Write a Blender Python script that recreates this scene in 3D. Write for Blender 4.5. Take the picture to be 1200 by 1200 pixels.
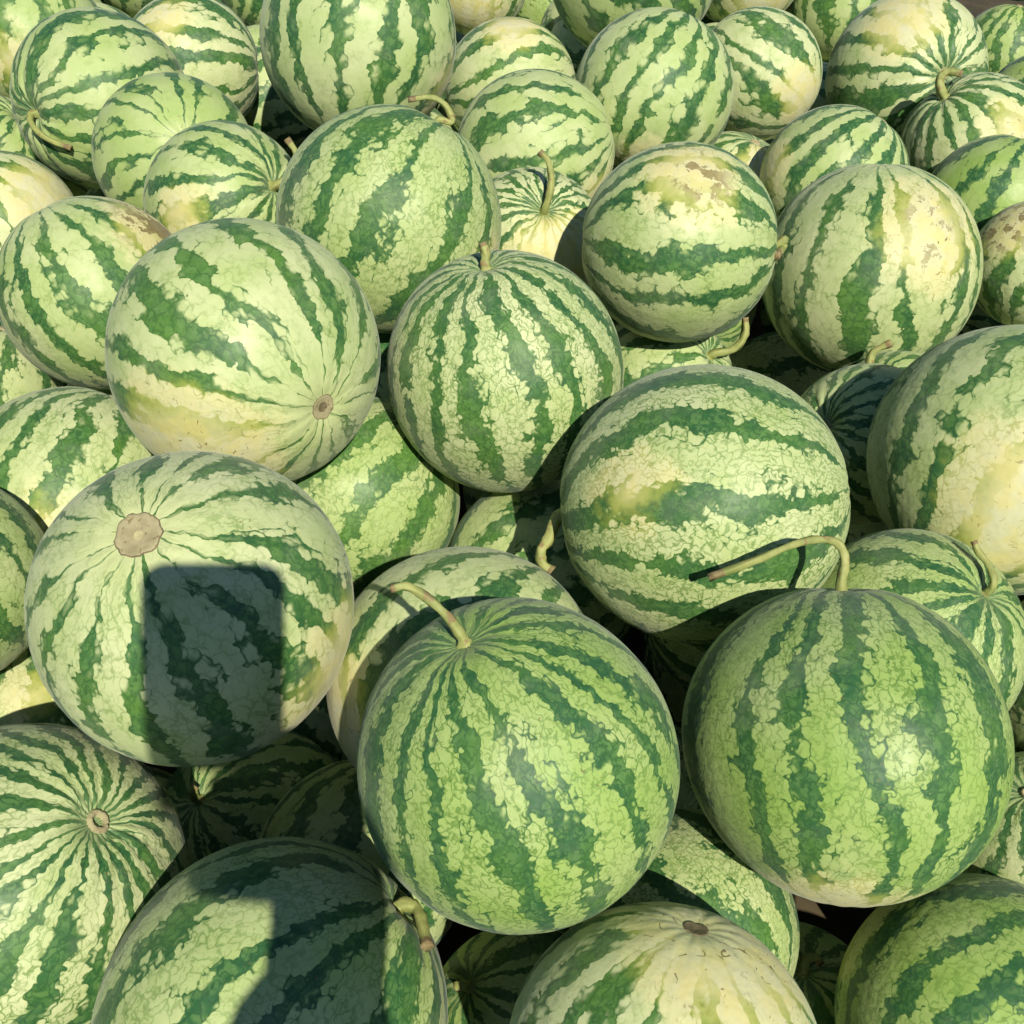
import bpy, bmesh, math, random
from mathutils import Vector, Quaternion, Matrix, noise as mnoise
import numpy as np

for o in list(bpy.data.objects):
    bpy.data.objects.remove(o)
scene = bpy.context.scene
COL = scene.collection

# ------------------------------------------------------------------ camera
PITCH = math.radians(41.0)
CAM = Vector((0.0, 0.0, 0.95))
RIGHT = Vector((1, 0, 0))
FWD = Vector((0, math.cos(PITCH), -math.sin(PITCH)))
UP = Vector((0, math.sin(PITCH), math.cos(PITCH)))
cd = bpy.data.cameras.new("camera")
cd.sensor_fit = 'HORIZONTAL'
cd.angle = math.radians(50.0)
cd.clip_start, cd.clip_end = 0.01, 2000.0
cam = bpy.data.objects.new("camera", cd)
cam.location = CAM
cam.rotation_euler = (math.radians(90) - PITCH, 0, 0)
COL.objects.link(cam)
scene.camera = cam

# ------------------------------------------------------------------ light
SUN = (RIGHT * 0.2238 + UP * 0.0684 - FWD).normalized()        # towards the sun
elev = math.asin(SUN.z)
azim = math.atan2(SUN.x, SUN.y)
w = bpy.data.worlds.new("World")
scene.world = w
w.use_nodes = True
wn = w.node_tree.nodes
sky = wn.new('ShaderNodeTexSky')
sky.sky_type = 'NISHITA'
sky.sun_disc = False
sky.ozone_density = 7.0
sky.dust_density = 0.2
sky.sun_elevation = elev
sky.sun_rotation = azim
w.node_tree.links.new(sky.outputs[0], wn['Background'].inputs[0])
wn['Background'].inputs[1].default_value = 0.060
sl = bpy.data.lights.new("sun", 'SUN')
sl.energy = 4.3
sl.angle = math.radians(0.55)
sl.color = (1.0, 0.948, 0.80)
sun = bpy.data.objects.new("sun", sl)
sun.rotation_euler = SUN.to_track_quat('Z', 'Y').to_euler()
sun.location = (0.6, -2, 4)
COL.objects.link(sun)
vs = scene.view_settings
vs.view_transform, vs.look, vs.exposure, vs.gamma = 'Standard', 'None', 0.30, 1.0
vs.use_curve_mapping = False
scene.cycles.max_bounces = 3
scene.cycles.diffuse_bounces = 2
scene.cycles.glossy_bounces = 1
scene.cycles.adaptive_threshold = 0.02

# ------------------------------------------------------------------ node helper
class NT:
    def __init__(self, name):
        self.mat = bpy.data.materials.new(name)
        self.mat.use_nodes = True
        self.t = self.mat.node_tree
        self.bsdf = self.t.nodes['Principled BSDF']

    def put(self, sock, v):
        if v is None:
            return
        if isinstance(v, bpy.types.NodeSocket):
            self.t.links.new(v, sock)
        else:
            if isinstance(v, (tuple, list)) and len(v) == 3 and sock.type == 'RGBA':
                v = (*v, 1.0)
            sock.default_value = v

    def m(self, op, a, b=None, c=None, clamp=False):
        n = self.t.nodes.new('ShaderNodeMath')
        n.operation = op
        n.use_clamp = clamp
        for i, v in enumerate((a, b, c)):
            self.put(n.inputs[i], v)
        return n.outputs[0]

    def v(self, op, a, b=None, s=None):
        n = self.t.nodes.new('ShaderNodeVectorMath')
        n.operation = op
        self.put(n.inputs[0], a)
        if b is not None:
            self.put(n.inputs[1], b)
        if s is not None:
            self.put(n.inputs['Scale'], s)
        return n.outputs['Value'] if op in ('DOT_PRODUCT', 'LENGTH') else n.outputs[0]

    def xyz(self, x, y, z):
        n = self.t.nodes.new('ShaderNodeCombineXYZ')
        for i, q in enumerate((x, y, z)):
            self.put(n.inputs[i], q)
        return n.outputs[0]

    def sep(self, vec):
        n = self.t.nodes.new('ShaderNodeSeparateXYZ')
        self.put(n.inputs[0], vec)
        return n.outputs

    def attr(self, name):
        n = self.t.nodes.new('ShaderNodeAttribute')
        n.attribute_type = 'OBJECT'
        n.attribute_name = name
        return n

    def noise(self, vec, scale, detail=2.0, rough=0.5, color=False):
        n = self.t.nodes.new('ShaderNodeTexNoise')
        self.put(n.inputs['Vector'], vec)
        n.inputs['Scale'].default_value = scale
        n.inputs['Detail'].default_value = detail
        n.inputs['Roughness'].default_value = rough
        return n.outputs[1 if color else 0]

    def voro(self, vec, scale, feature='F1', rand=1.0):
        n = self.t.nodes.new('ShaderNodeTexVoronoi')
        n.feature = feature
        self.put(n.inputs['Vector'], vec)
        n.inputs['Scale'].default_value = scale
        n.inputs['Randomness'].default_value = rand
        return n.outputs

    def ss(self, x, a, b):
        n = self.t.nodes.new('ShaderNodeMapRange')
        n.interpolation_type = 'SMOOTHSTEP'
        self.put(n.inputs[0], x)
        self.put(n.inputs[1], a)
        self.put(n.inputs[2], b)
        return n.outputs[0]

    def lin(self, x, a, b, c, d):
        n = self.t.nodes.new('ShaderNodeMapRange')
        for i, q in enumerate((x, a, b, c, d)):
            self.put(n.inputs[i], q)
        return n.outputs[0]

    def mix(self, f, a, b):
        n = self.t.nodes.new('ShaderNodeMix')
        n.data_type = 'RGBA'
        self.put(n.inputs[0], f)
        self.put(n.inputs[6], a)
        self.put(n.inputs[7], b)
        return n.outputs[2]

    def bump(self, h, strength, dist, normal=None):
        n = self.t.nodes.new('ShaderNodeBump')
        n.inputs['Strength'].default_value = strength
        n.inputs['Distance'].default_value = dist
        self.put(n.inputs['Height'], h)
        if normal is not None:
            self.put(n.inputs['Normal'], normal)
        return n.outputs[0]


# ------------------------------------------------------------------ rind
def rind_material():
    g = NT('watermelon_rind')
    tc = g.t.nodes.new('ShaderNodeTexCoord').outputs['Object']
    p = g.v('NORMALIZE', tc)
    seed = g.attr('seed').outputs['Fac']
    n_str = g.attr('stripes').outputs['Fac']
    vein = g.attr('vein').outputs['Fac']
    pale = g.attr('pale').outputs['Fac']
    dark = g.attr('dark').outputs['Fac']
    sdir = g.attr('spot').outputs['Vector']
    ssize = g.attr('spot_size').outputs['Fac']
    scab = g.attr('scab').outputs['Fac']
    cell = g.attr('cell').outputs['Fac']
    off = g.xyz(g.m('MULTIPLY', seed, 3.1), g.m('MULTIPLY', seed, 1.7), g.m('MULTIPLY', seed, 2.3))
    ps = g.v('ADD', p, off)
    half = (0.5, 0.5, 0.5)
    # three families of noise, used again and again below
    nlo = g.noise(ps, 2.1, 1.0, color=True)
    nfi = g.noise(ps, 17.0, 1.0, color=True)
    lo_r, lo_g, lo_b = g.sep(nlo)
    fi_r, fi_g, fi_b = g.sep(nfi)
    mid = g.noise(ps, 5.0, 4.0, 0.62)

    # wandering of the meridians
    pw = g.v('ADD', p, g.v('SCALE', g.v('SUBTRACT', nlo, half), s=0.20))
    pw = g.v('NORMALIZE', g.v('ADD', pw, g.v('SCALE', g.v('SUBTRACT', nfi, half), s=0.026)))
    x, y, z = g.sep(pw)
    th = g.m('ARCTAN2', y, x)
    lat = g.m('ARCSINE', z)
    cyl = g.xyz(g.m('COSINE', th), g.m('SINE', th), lat)

    # islands: rounded cells stretched along the meridians
    A1, B1 = 15.0, 11.5
    A1v = g.v('SCALE', (A1, A1, B1), s=cell)
    q1 = g.v('ADD', g.v('MULTIPLY', cyl, A1v), off)
    q1 = g.v('ADD', q1, g.v('SCALE', g.v('SUBTRACT', nfi, half), s=g.m('ADD', 0.35, g.m('MULTIPLY', vein, 1.1))))
    c1 = g.voro(q1, 1.0)
    pc = g.v('DIVIDE', g.v('SUBTRACT', c1['Position'], off), A1v)
    mixp = g.v('ADD', g.v('SCALE', pc, s=0.72), g.v('SCALE', cyl, s=0.28))
    cx, cy, cz = g.sep(mixp)
    thc = g.m('ARCTAN2', cy, cx)
    low = g.v('ADD', g.v('MULTIPLY', cyl, (1.0, 1.0, 0.45)), off)
    wob = g.m('MULTIPLY', g.m('SUBTRACT', g.noise(low, 1.6, 0.0), 0.5), 1.3)
    u = g.m('ADD', g.m('MULTIPLY', g.m('DIVIDE', thc, 2 * math.pi), n_str), wob)
    tri = g.m('MULTIPLY', g.m('ABSOLUTE', g.m('SUBTRACT', g.m('FRACT', u), 0.5)), 2.0)
    wid = g.m('ADD', 0.38, g.m('MULTIPLY', g.m('SUBTRACT', lo_b, 0.5), 0.6))
    isl = g.m('MULTIPLY', g.m('SUBTRACT', g.noise(g.v('ADD', g.v('MULTIPLY', mixp, (1, 1, 0.75)), off), 6.0, 1.0), 0.5), 1.15)
    blos = g.ss(lat, -0.70, -1.25)                    # stripes thin to lines at the blossom end
    stemz = g.ss(lat, 0.85, 1.45)
    calm = g.m('SUBTRACT', 1.0, g.m('MULTIPLY', blos, 0.72))
    s = g.m('ADD', g.m('SUBTRACT', tri, g.m('MULTIPLY', wid, g.m('SUBTRACT', 1.0, g.m('MULTIPLY', blos, 0.42)))), g.m('MULTIPLY', isl, calm))
    s = g.m('SUBTRACT', s, g.m('MULTIPLY', stemz, 0.10))
    d1 = c1['Distance']
    s = g.m('SUBTRACT', s, g.m('MULTIPLY', g.m('MULTIPLY', d1, d1), g.m('MULTIPLY', calm, 0.50)))
    s = g.m('ADD', s, 0.145)
    feather = g.m('MULTIPLY', g.m('SUBTRACT', 1.0, vein), 0.07)
    light = g.ss(s, g.m('SUBTRACT', -0.05, feather), g.m('ADD', 0.08, feather))

    # netting inside the islands: short, curly, broken lines
    e1 = g.voro(q1, 1.0, 'DISTANCE_TO_EDGE')[0]
    brk2 = g.noise(ps, 38.0, 1.0)
    curl = g.m('SUBTRACT', 1.0, g.ss(g.m('ABSOLUTE', g.m('SUBTRACT', brk2, 0.48)), 0.006, 0.040))
    l2 = g.m('MULTIPLY', g.m('SUBTRACT', 1.0, g.ss(e1, 0.0, 0.16)), g.ss(brk2, 0.28, 0.46))
    l2 = g.m('MAXIMUM', l2, g.m('MULTIPLY', curl, g.m('MULTIPLY', g.ss(fi_b, 0.40, 0.58), 0.62)))
    patch = g.ss(g.m('ADD', mid, g.m('MULTIPLY', vein, 0.40)), 0.46, 0.84)
    lines = g.m('MULTIPLY', l2, patch)

    # colours
    lf = g.m('ADD', pale, g.m('MULTIPLY', g.m('SUBTRACT', lo_r, 0.5), 0.9), clamp=True)
    lightc = g.mix(lf, (0.268, 0.398, 0.090), (0.568, 0.602, 0.328))
    lightc = g.mix(g.m('MULTIPLY', g.ss(mid, 0.40, 0.72), 0.35), lightc, (0.30, 0.42, 0.09))
    df = g.m('ADD', g.m('ADD', dark, 0.10), g.m('MULTIPLY', g.m('SUBTRACT', lo_g, 0.5), 1.1))
    df = g.m('ADD', df, g.m('MULTIPLY', g.m('SUBTRACT', mid, 0.5), 1.0), clamp=True)
    darkc = g.mix(df, (0.130, 0.265, 0.036), (0.023, 0.105, 0.032))
    lightc = g.mix(g.m('MULTIPLY', lines, g.m('MULTIPLY', g.lin(lo_b, 0.35, 0.65, 0.55, 1.0), g.m('ADD', 0.42, g.m('MULTIPLY', vein, 0.52)))), lightc, (0.095, 0.195, 0.028))
    darkc = g.mix(g.m('MULTIPLY', g.m('SUBTRACT', 1.0, l2), g.m('MULTIPLY', g.ss(fi_g, 0.33, 0.68), 0.55)), darkc, (0.135, 0.255, 0.070))
    darkc = g.mix(g.m('MULTIPLY', l2, 0.45), darkc, (0.016, 0.062, 0.020))
    rim = g.m('SUBTRACT', g.ss(s, -0.15, -0.02), g.ss(s, -0.01, 0.06), clamp=True)
    col = g.mix(light, darkc, lightc)
    col = g.mix(g.m('MULTIPLY', rim, 0.30), col, (0.038, 0.120, 0.020))

    # belly patch that lay on the field
    dt = g.v('DOT_PRODUCT', p, sdir)
    ang = g.m('ARCCOSINE', g.m('MINIMUM', dt, 0.9999))
    wob2 = g.m('MULTIPLY', g.m('SUBTRACT', g.m('ADD', g.m('MULTIPLY', mid, 0.6), g.m('MULTIPLY', lo_b, 0.4)), 0.5), 0.75)
    wob2 = g.m('ADD', wob2, g.m('MULTIPLY', g.m('SUBTRACT', fi_r, 0.5), 0.10))
    wob2 = g.m('ADD', wob2, g.m('MULTIPLY', g.m('SUBTRACT', 0.5, light), 0.10))
    a2 = g.m('ADD', ang, wob2)
    on = g.ss(ssize, 0.01, 0.05)
    core = g.m('MULTIPLY', g.m('SUBTRACT', 1.0, g.ss(a2, g.m('SUBTRACT', ssize, 0.24), g.m('ADD', ssize, 0.12))), on)
    halo = g.m('MULTIPLY', g.m('SUBTRACT', 1.0, g.ss(a2, ssize, g.m('ADD', ssize, 0.20))), on)
    olive = g.mix(mid, (0.24, 0.33, 0.040), (0.48, 0.46, 0.09))
    yl = g.mix(light, olive, g.mix(lines, (0.64, 0.62, 0.32), (0.38, 0.38, 0.09)))
    col = g.mix(g.m('MULTIPLY', halo, 0.8), col, yl)
    bel = g.mix(g.ss(mid, 0.35, 0.65), (0.63, 0.57, 0.25), (0.60, 0.58, 0.36))
    bel = g.mix(g.m('MULTIPLY', g.m('SUBTRACT', 1.0, light), 0.20), bel, (0.46, 0.44, 0.07))
    col = g.mix(g.m('MULTIPLY', core, 0.92), col, bel)
    # cream ring at the blossom end, greyed skin at the stem end
    bz = g.ss(lat, -1.10, -1.42)
    col = g.mix(g.m('MULTIPLY', bz, g.m('MULTIPLY', light, 0.4)), col, (0.54, 0.57, 0.27))
    stz = g.ss(lat, 1.28, 1.52)
    col = g.mix(g.m('MULTIPLY', stz, 0.5), col, (0.15, 0.23, 0.10))

    # scratches, scabs and specks
    ns = g.noise(g.v('MULTIPLY', ps, (1.0, 1.0, 2.0)), 7.0, 1.0)
    scr = g.m('SUBTRACT', 1.0, g.ss(g.m('ABSOLUTE', g.m('SUBTRACT', ns, 0.5)), 0.006, 0.022))
    scr = g.m('MULTIPLY', scr, g.ss(fi_b, 0.57, 0.63))
    scr = g.m('MULTIPLY', scr, g.m('MULTIPLY', g.ss(scab, 0.0, 0.35), g.m('MAXIMUM', core, g.m('MULTIPLY', halo, 0.5))))
    crust = g.m('MULTIPLY', g.ss(g.m('ADD', mid, g.m('MULTIPLY', scab, 0.32)), 0.77, 0.80), core)
    crust = g.m('MULTIPLY', crust, g.ss(scab, 0.3, 0.8))
    col = g.mix(g.m('MULTIPLY', scr, 0.85), col, (0.13, 0.085, 0.03))
    col = g.mix(g.m('MULTIPLY', crust, 0.93), col, g.mix(fi_r, (0.12, 0.085, 0.028), (0.32, 0.245, 0.08)))
    spk = g.m('MULTIPLY', g.ss(brk2, 0.70, 0.75), g.ss(lo_g, 0.52, 0.62))
    col = g.mix(g.m('MULTIPLY', spk, 0.6), col, (0.13, 0.10, 0.035))
    dust = g.m('MULTIPLY', g.ss(g.m('ADD', lo_r, mid), 1.0, 1.35), 0.13)
    col = g.mix(dust, col, (0.45, 0.46, 0.30))

    B = g.bsdf
    g.put(B.inputs['Base Color'], col)
    rough = g.m('ADD', g.lin(mid, 0.3, 0.7, 0.45, 0.62), g.m('MULTIPLY', g.m('ADD', dust, crust), 0.4))
    g.put(B.inputs['Roughness'], rough)
    B.inputs['Specular IOR Level'].default_value = 0.42
    B.inputs['Sheen Weight'].default_value = 0.10
    B.inputs['Sheen Roughness'].default_value = 0.45
    g.put(B.inputs['Normal'], g.bump(g.noise(ps, 13.0, 1.0, 0.5), 0.35, 0.0016))
    return g.mat


def simple_material(name, ca, cb, scale, rough=0.7, stretch=(1, 1, 1), bump=0.5, dist=0.001, cc=None):
    g = NT(name)
    tc = g.t.nodes.new('ShaderNodeTexCoord').outputs['Object']
    q = g.v('MULTIPLY', tc, stretch)
    n1 = g.noise(q, scale, 4.0, 0.6)
    col = g.mix(g.ss(n1, 0.32, 0.68), ca, cb)
    if cc:
        col = g.mix(g.ss(g.noise(q, scale * 2.7, 3.0), 0.58, 0.68), col, cc)
    g.put(g.bsdf.inputs['Base Color'], col)
    g.bsdf.inputs['Roughness'].default_value = rough
    g.put(g.bsdf.inputs['Normal'], g.bump(n1, bump, dist))
    return g.mat


RIND = rind_material()
STEM = simple_material('stem_green_yellow', (0.36, 0.37, 0.12), (0.22, 0.26, 0.07), 60, 0.65, cc=(0.26, 0.19, 0.08))
STEM_DRY = simple_material('stem_dry_tip', (0.17, 0.12, 0.055), (0.28, 0.22, 0.10), 200, 0.85)
SCAR = simple_material('scar_tan', (0.40, 0.355, 0.195), (0.30, 0.26, 0.14), 120, 0.85, cc=(0.22, 0.17, 0.08))
SCAR_DARK = simple_material('scar_dark', (0.12, 0.10, 0.05), (0.22, 0.17, 0.09), 260, 0.9)
SCAR_LIGHT = simple_material('scar_heart', (0.52, 0.47, 0.24), (0.36, 0.31, 0.16), 150, 0.85)
SOIL = simple_material('dry_soil', (0.045, 0.036, 0.02), (0.10, 0.075, 0.038), 6, 0.95, bump=0.8, dist=0.02, cc=(0.05, 0.06, 0.02))


# ------------------------------------------------------------------ mesh helpers
def link_mesh(name, verts, faces, mat, parent=None, smooth=True):
    me = bpy.data.meshes.new(name)
    me.from_pydata([tuple(v) for v in verts], [], faces)
    me.materials.append(mat)
    if smooth:
        me.polygons.foreach_set('use_smooth', [True] * len(me.polygons))
    o = bpy.data.objects.new(name, me)
    COL.objects.link(o)
    if parent:
        o.parent = parent
    return o


class Shape:
    """radius of a melon in the direction (colatitude from the stem, longitude)"""
    def __init__(self, R, seed, elong=1.0, ribs=0.0, n=12, scar=0.04):
        rnd = random.Random(seed)
        self.R, self.e, self.ribs, self.n, self.scar = R, elong, ribs, n, scar
        self.h = [(rnd.choice((2, 3, 1, 2)), rnd.uniform(0, 6.28), rnd.uniform(-1, 1), rnd.choice((1, 2))) for _ in range(5)]
        self.lob = [rnd.uniform(0.5, 1.4) for _ in range(n)]
        self.ph = rnd.uniform(0, 6.28)

    def pts(self, c, t):
        c, t = np.asarray(c, float), np.asarray(t, float)
        r = np.ones_like(c * t)
        for k, ph, a, m in self.h:
            r = r + 0.014 * a * np.cos(k * t + ph) * np.sin(c) ** k * np.cos(m * c + ph)
        r = r - 0.085 * np.exp(-(c / 0.17) ** 2) * (0.6 + 0.7 * self.ribs) - 0.05 * self.ribs * np.exp(-(c / 0.40) ** 2)
        cb = math.pi - c
        r = r - 0.042 * np.exp(-(cb / max(0.14, self.scar * 1.1)) ** 2)
        # folds running into the stem end, faint ribs elsewhere
        tt = (t + self.ph) / (2 * math.pi) * self.n
        lob = np.interp(np.mod(tt, self.n), np.arange(self.n + 1), self.lob + self.lob[:1])
        fold = np.abs(np.sin(math.pi * tt)) ** 0.7 - 0.6
        r = r + (0.030 * self.ribs + 0.004) * fold * lob * np.exp(-((c - 0.28) / 0.42) ** 2)
        r = r + 0.0016 * np.cos(2 * math.pi * tt) * np.sin(c)
        r = r + 0.004 * np.cos(2 * math.pi * tt) * np.exp(-(cb / 0.35) ** 2) * np.clip((cb - self.scar) / 0.12, 0, 1)
        r = r * self.R
        return np.stack([r * np.sin(c) * np.cos(t), r * np.sin(c) * np.sin(t), r * self.e * np.cos(c)], -1)


def rind_mesh(sh, seg, rings, name='rind'):
    # rings are denser towards both ends
    k = np.linspace(0, 1, rings + 1)[1:-1]
    c = math.pi * (k - 0.10 * np.sin(2 * math.pi * k) / (2 * math.pi) * -1.0)
    t = np.arange(seg) * 2 * math.pi / seg
    P = sh.pts(c[:, None], t[None, :]).reshape(-1, 3)
    top = sh.pts(np.array([0.0]), np.array([0.0]))[0]
    bot = sh.pts(np.array([math.pi]), np.array([0.0]))[0]
    verts = np.vstack([P, top, bot])
    nr = rings - 1
    faces = []
    for i in range(nr - 1):
        for j in range(seg):
            a, b = i * seg + j, i * seg + (j + 1) % seg
            faces.append((a, a + seg, b + seg, b))
    ti, bi = nr * seg, nr * seg + 1
    for j in range(seg):
        faces.append((ti, j, (j + 1) % seg))
        faces.append((bi, (nr - 1) * seg + (j + 1) % seg, (nr - 1) * seg + j))
    me = bpy.data.meshes.new(name)
    me.from_pydata(verts.tolist(), [], faces)
    me.materials.append(RIND)
    me.polygons.foreach_set('use_smooth', [True] * len(me.polygons))
    return me


def catmull(pts, per):
    P = [pts[0] * 2 - pts[1]] + list(pts) + [pts[-1] * 2 - pts[-2]]
    out = []
    for i in range(1, len(P) - 2):
        for s in range(per):
            t = s / per
            a, b, c, d = P[i - 1], P[i], P[i + 1], P[i + 2]
            out.append(0.5 * ((2 * b) + (c - a) * t + (2 * a - 5 * b + 4 * c - d) * t * t + (3 * b - a - 3 * c + d) * t ** 3))
    out.append(pts[-1].copy())
    return out


def stem_mesh(pts, r, seed):
    """ribbed, flared vine stem along pts; the last stretch is dry and brown"""
    rnd = random.Random(seed)
    path = catmull(pts, 6)
    n, S = len(path), 12
    verts, faces = [], []
    up = Vector((0.3, 0.9, 0.2)).normalized()
    for i, q in enumerate(path):
        d = (path[min(i + 1, n - 1)] - path[max(i - 1, 0)]).normalized()
        a = d.cross(up)
        a = a.normalized() if a.length > 1e-4 else d.orthogonal().normalized()
        b = d.cross(a).normalized()
        up = -(a.cross(d)).normalized() if False else b.cross(Vector((0, 0, 0))) + up
        f = i / (n - 1)
        rad = r * (1.0 - 0.30 * f) * (1 + 1.15 * math.exp(-(f * n / 2.2) ** 2)) * (1 + 0.11 * math.sin(i * 1.1 + seed) * math.sin(i * 0.37 + 2 * seed)) * (1 + 0.18 * max(0, f - 0.88) / 0.12)
        for j in range(S):
            t = 2 * math.pi * j / S
            rr = rad * (1 + 0.17 * math.cos(4 * t + 0.35 * i) + 0.07 * rnd.uniform(-1, 1))
            verts.append(q + a * rr * math.cos(t) + b * rr * math.sin(t))
    for i in range(n - 1):
        for j in range(S):
            k = (j + 1) % S
            faces.append((i * S + j, i * S + k, (i + 1) * S + k, (i + 1) * S + j))
    d = (path[-1] - path[-2]).normalized()
    verts.append(path[-1] - d * r * 0.35)
    verts.append(path[0].copy())
    for j in range(S):
        k = (j + 1) % S
        faces.append(((n - 1) * S + j, (n - 1) * S + k, n * S))
        faces.append((k, j, n * S + 1))
    return verts, faces, n, S


def scar_mesh(sh, rel, seed, lift):
    """irregular corky disc that follows the rind at the blossom end"""
    rnd = random.Random(seed)
    S, K = 40, 7
    edge = [rel * (1 + 0.16 * mnoise.noise(Vector((math.cos(6.283 * j / S) * 2, math.sin(6.283 * j / S) * 2, seed * 1.3)))) for j in range(S)]
    edge = [e * (1 + 0.03 * rnd.uniform(-1, 1)) for e in edge]
    verts, faces = [], []
    prof = [(0.0, 0.55), (0.22, 0.75), (0.42, 0.95), (0.62, 0.8), (0.82, 1.0), (0.95, 0.9), (1.05, -0.6)]
    for k, (f, h) in enumerate(prof):
        for j in range(S):
            t = 2 * math.pi * j / S
            q = sh.pts(np.array([math.pi - max(edge[j] * f, 1e-4)]), np.array([t]))[0]
            hh = h * lift * (1 + 0.5 * mnoise.noise(Vector((f * 5 * math.cos(t), f * 5 * math.sin(t), seed))))
            q = Vector(q)
            verts.append(q + q.normalized() * hh)
    for k in range(K - 1):
        for j in range(S):
            m = (j + 1) % S
            faces.append((k * S + j, k * S + m, (k + 1) * S + m, (k + 1) * S + j))
    return verts, faces


def stem_scar_mesh(sh, rel, seed):
    """corky collar with a hollow where the stem broke off"""
    S = 32
    prof = [(0.02, -2.2), (0.35, -2.0), (0.5, 0.6), (0.68, 1.4), (0.9, 0.8), (1.1, -0.6)]
    verts, faces = [], []
    for k, (f, h) in enumerate(prof):
        for j in range(S):
            t = 2 * math.pi * j / S
            w = 1 + 0.16 * mnoise.noise(Vector((math.cos(t) * 1.5, math.sin(t) * 1.5, seed + k * 0.2)))
            q = Vector(sh.pts(np.array([rel * f * w]), np.array([t]))[0])
            verts.append(q + q.normalized() * h * 0.0022)
    for k in range(len(prof) - 1):
        for j in range(S):
            m = (j + 1) % S
            faces.append((k * S + j, (k + 1) * S + j, (k + 1) * S + m, k * S + m))
    return verts, faces


def set_look(o, seed, stripes, vein, pale, dark, spot, size, scab):
    o['seed'] = float(seed)
    o['stripes'] = float(stripes)
    o['vein'] = float(vein)
    o['pale'] = float(pale)
    o['dark'] = float(dark)
    o['spot'] = [float(q) for q in spot]
    o['spot_size'] = float(size)
    o['scab'] = float(scab)
    o['cell'] = float(0.55 + 0.5 * min(1.0, vein * 1.1))


# ------------------------------------------------------------------ ground
def ground():
    n, S = 90, 60.0
    verts, faces = [], []
    for i in range(n + 1):
        for j in range(n + 1):
            a, b = (j / n * 2 - 1), (i / n * 2 - 1)
            x, y = math.copysign(abs(a) ** 3, a) * S, math.copysign(abs(b) ** 3, b) * S + 1.0
            far = math.hypot(x, y - 1)
            z = 0.05 * mnoise.noise(Vector((x * 0.9, y * 0.9, 3.0))) * min(1, max(0, (far - 2.2) / 1.5)) - 0.004
            verts.append((x, y, z))
    for i in range(n):
        for j in range(n):
            k = i * (n + 1) + j
            faces.append((k, k + 1, k + n + 2, k + n + 1))
    o = link_mesh('ground', verts, faces, SOIL)
    o['kind'] = 'structure'
    o['label'] = 'bare brown earth under and behind the heap of watermelons'
    return o


ground()

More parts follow.
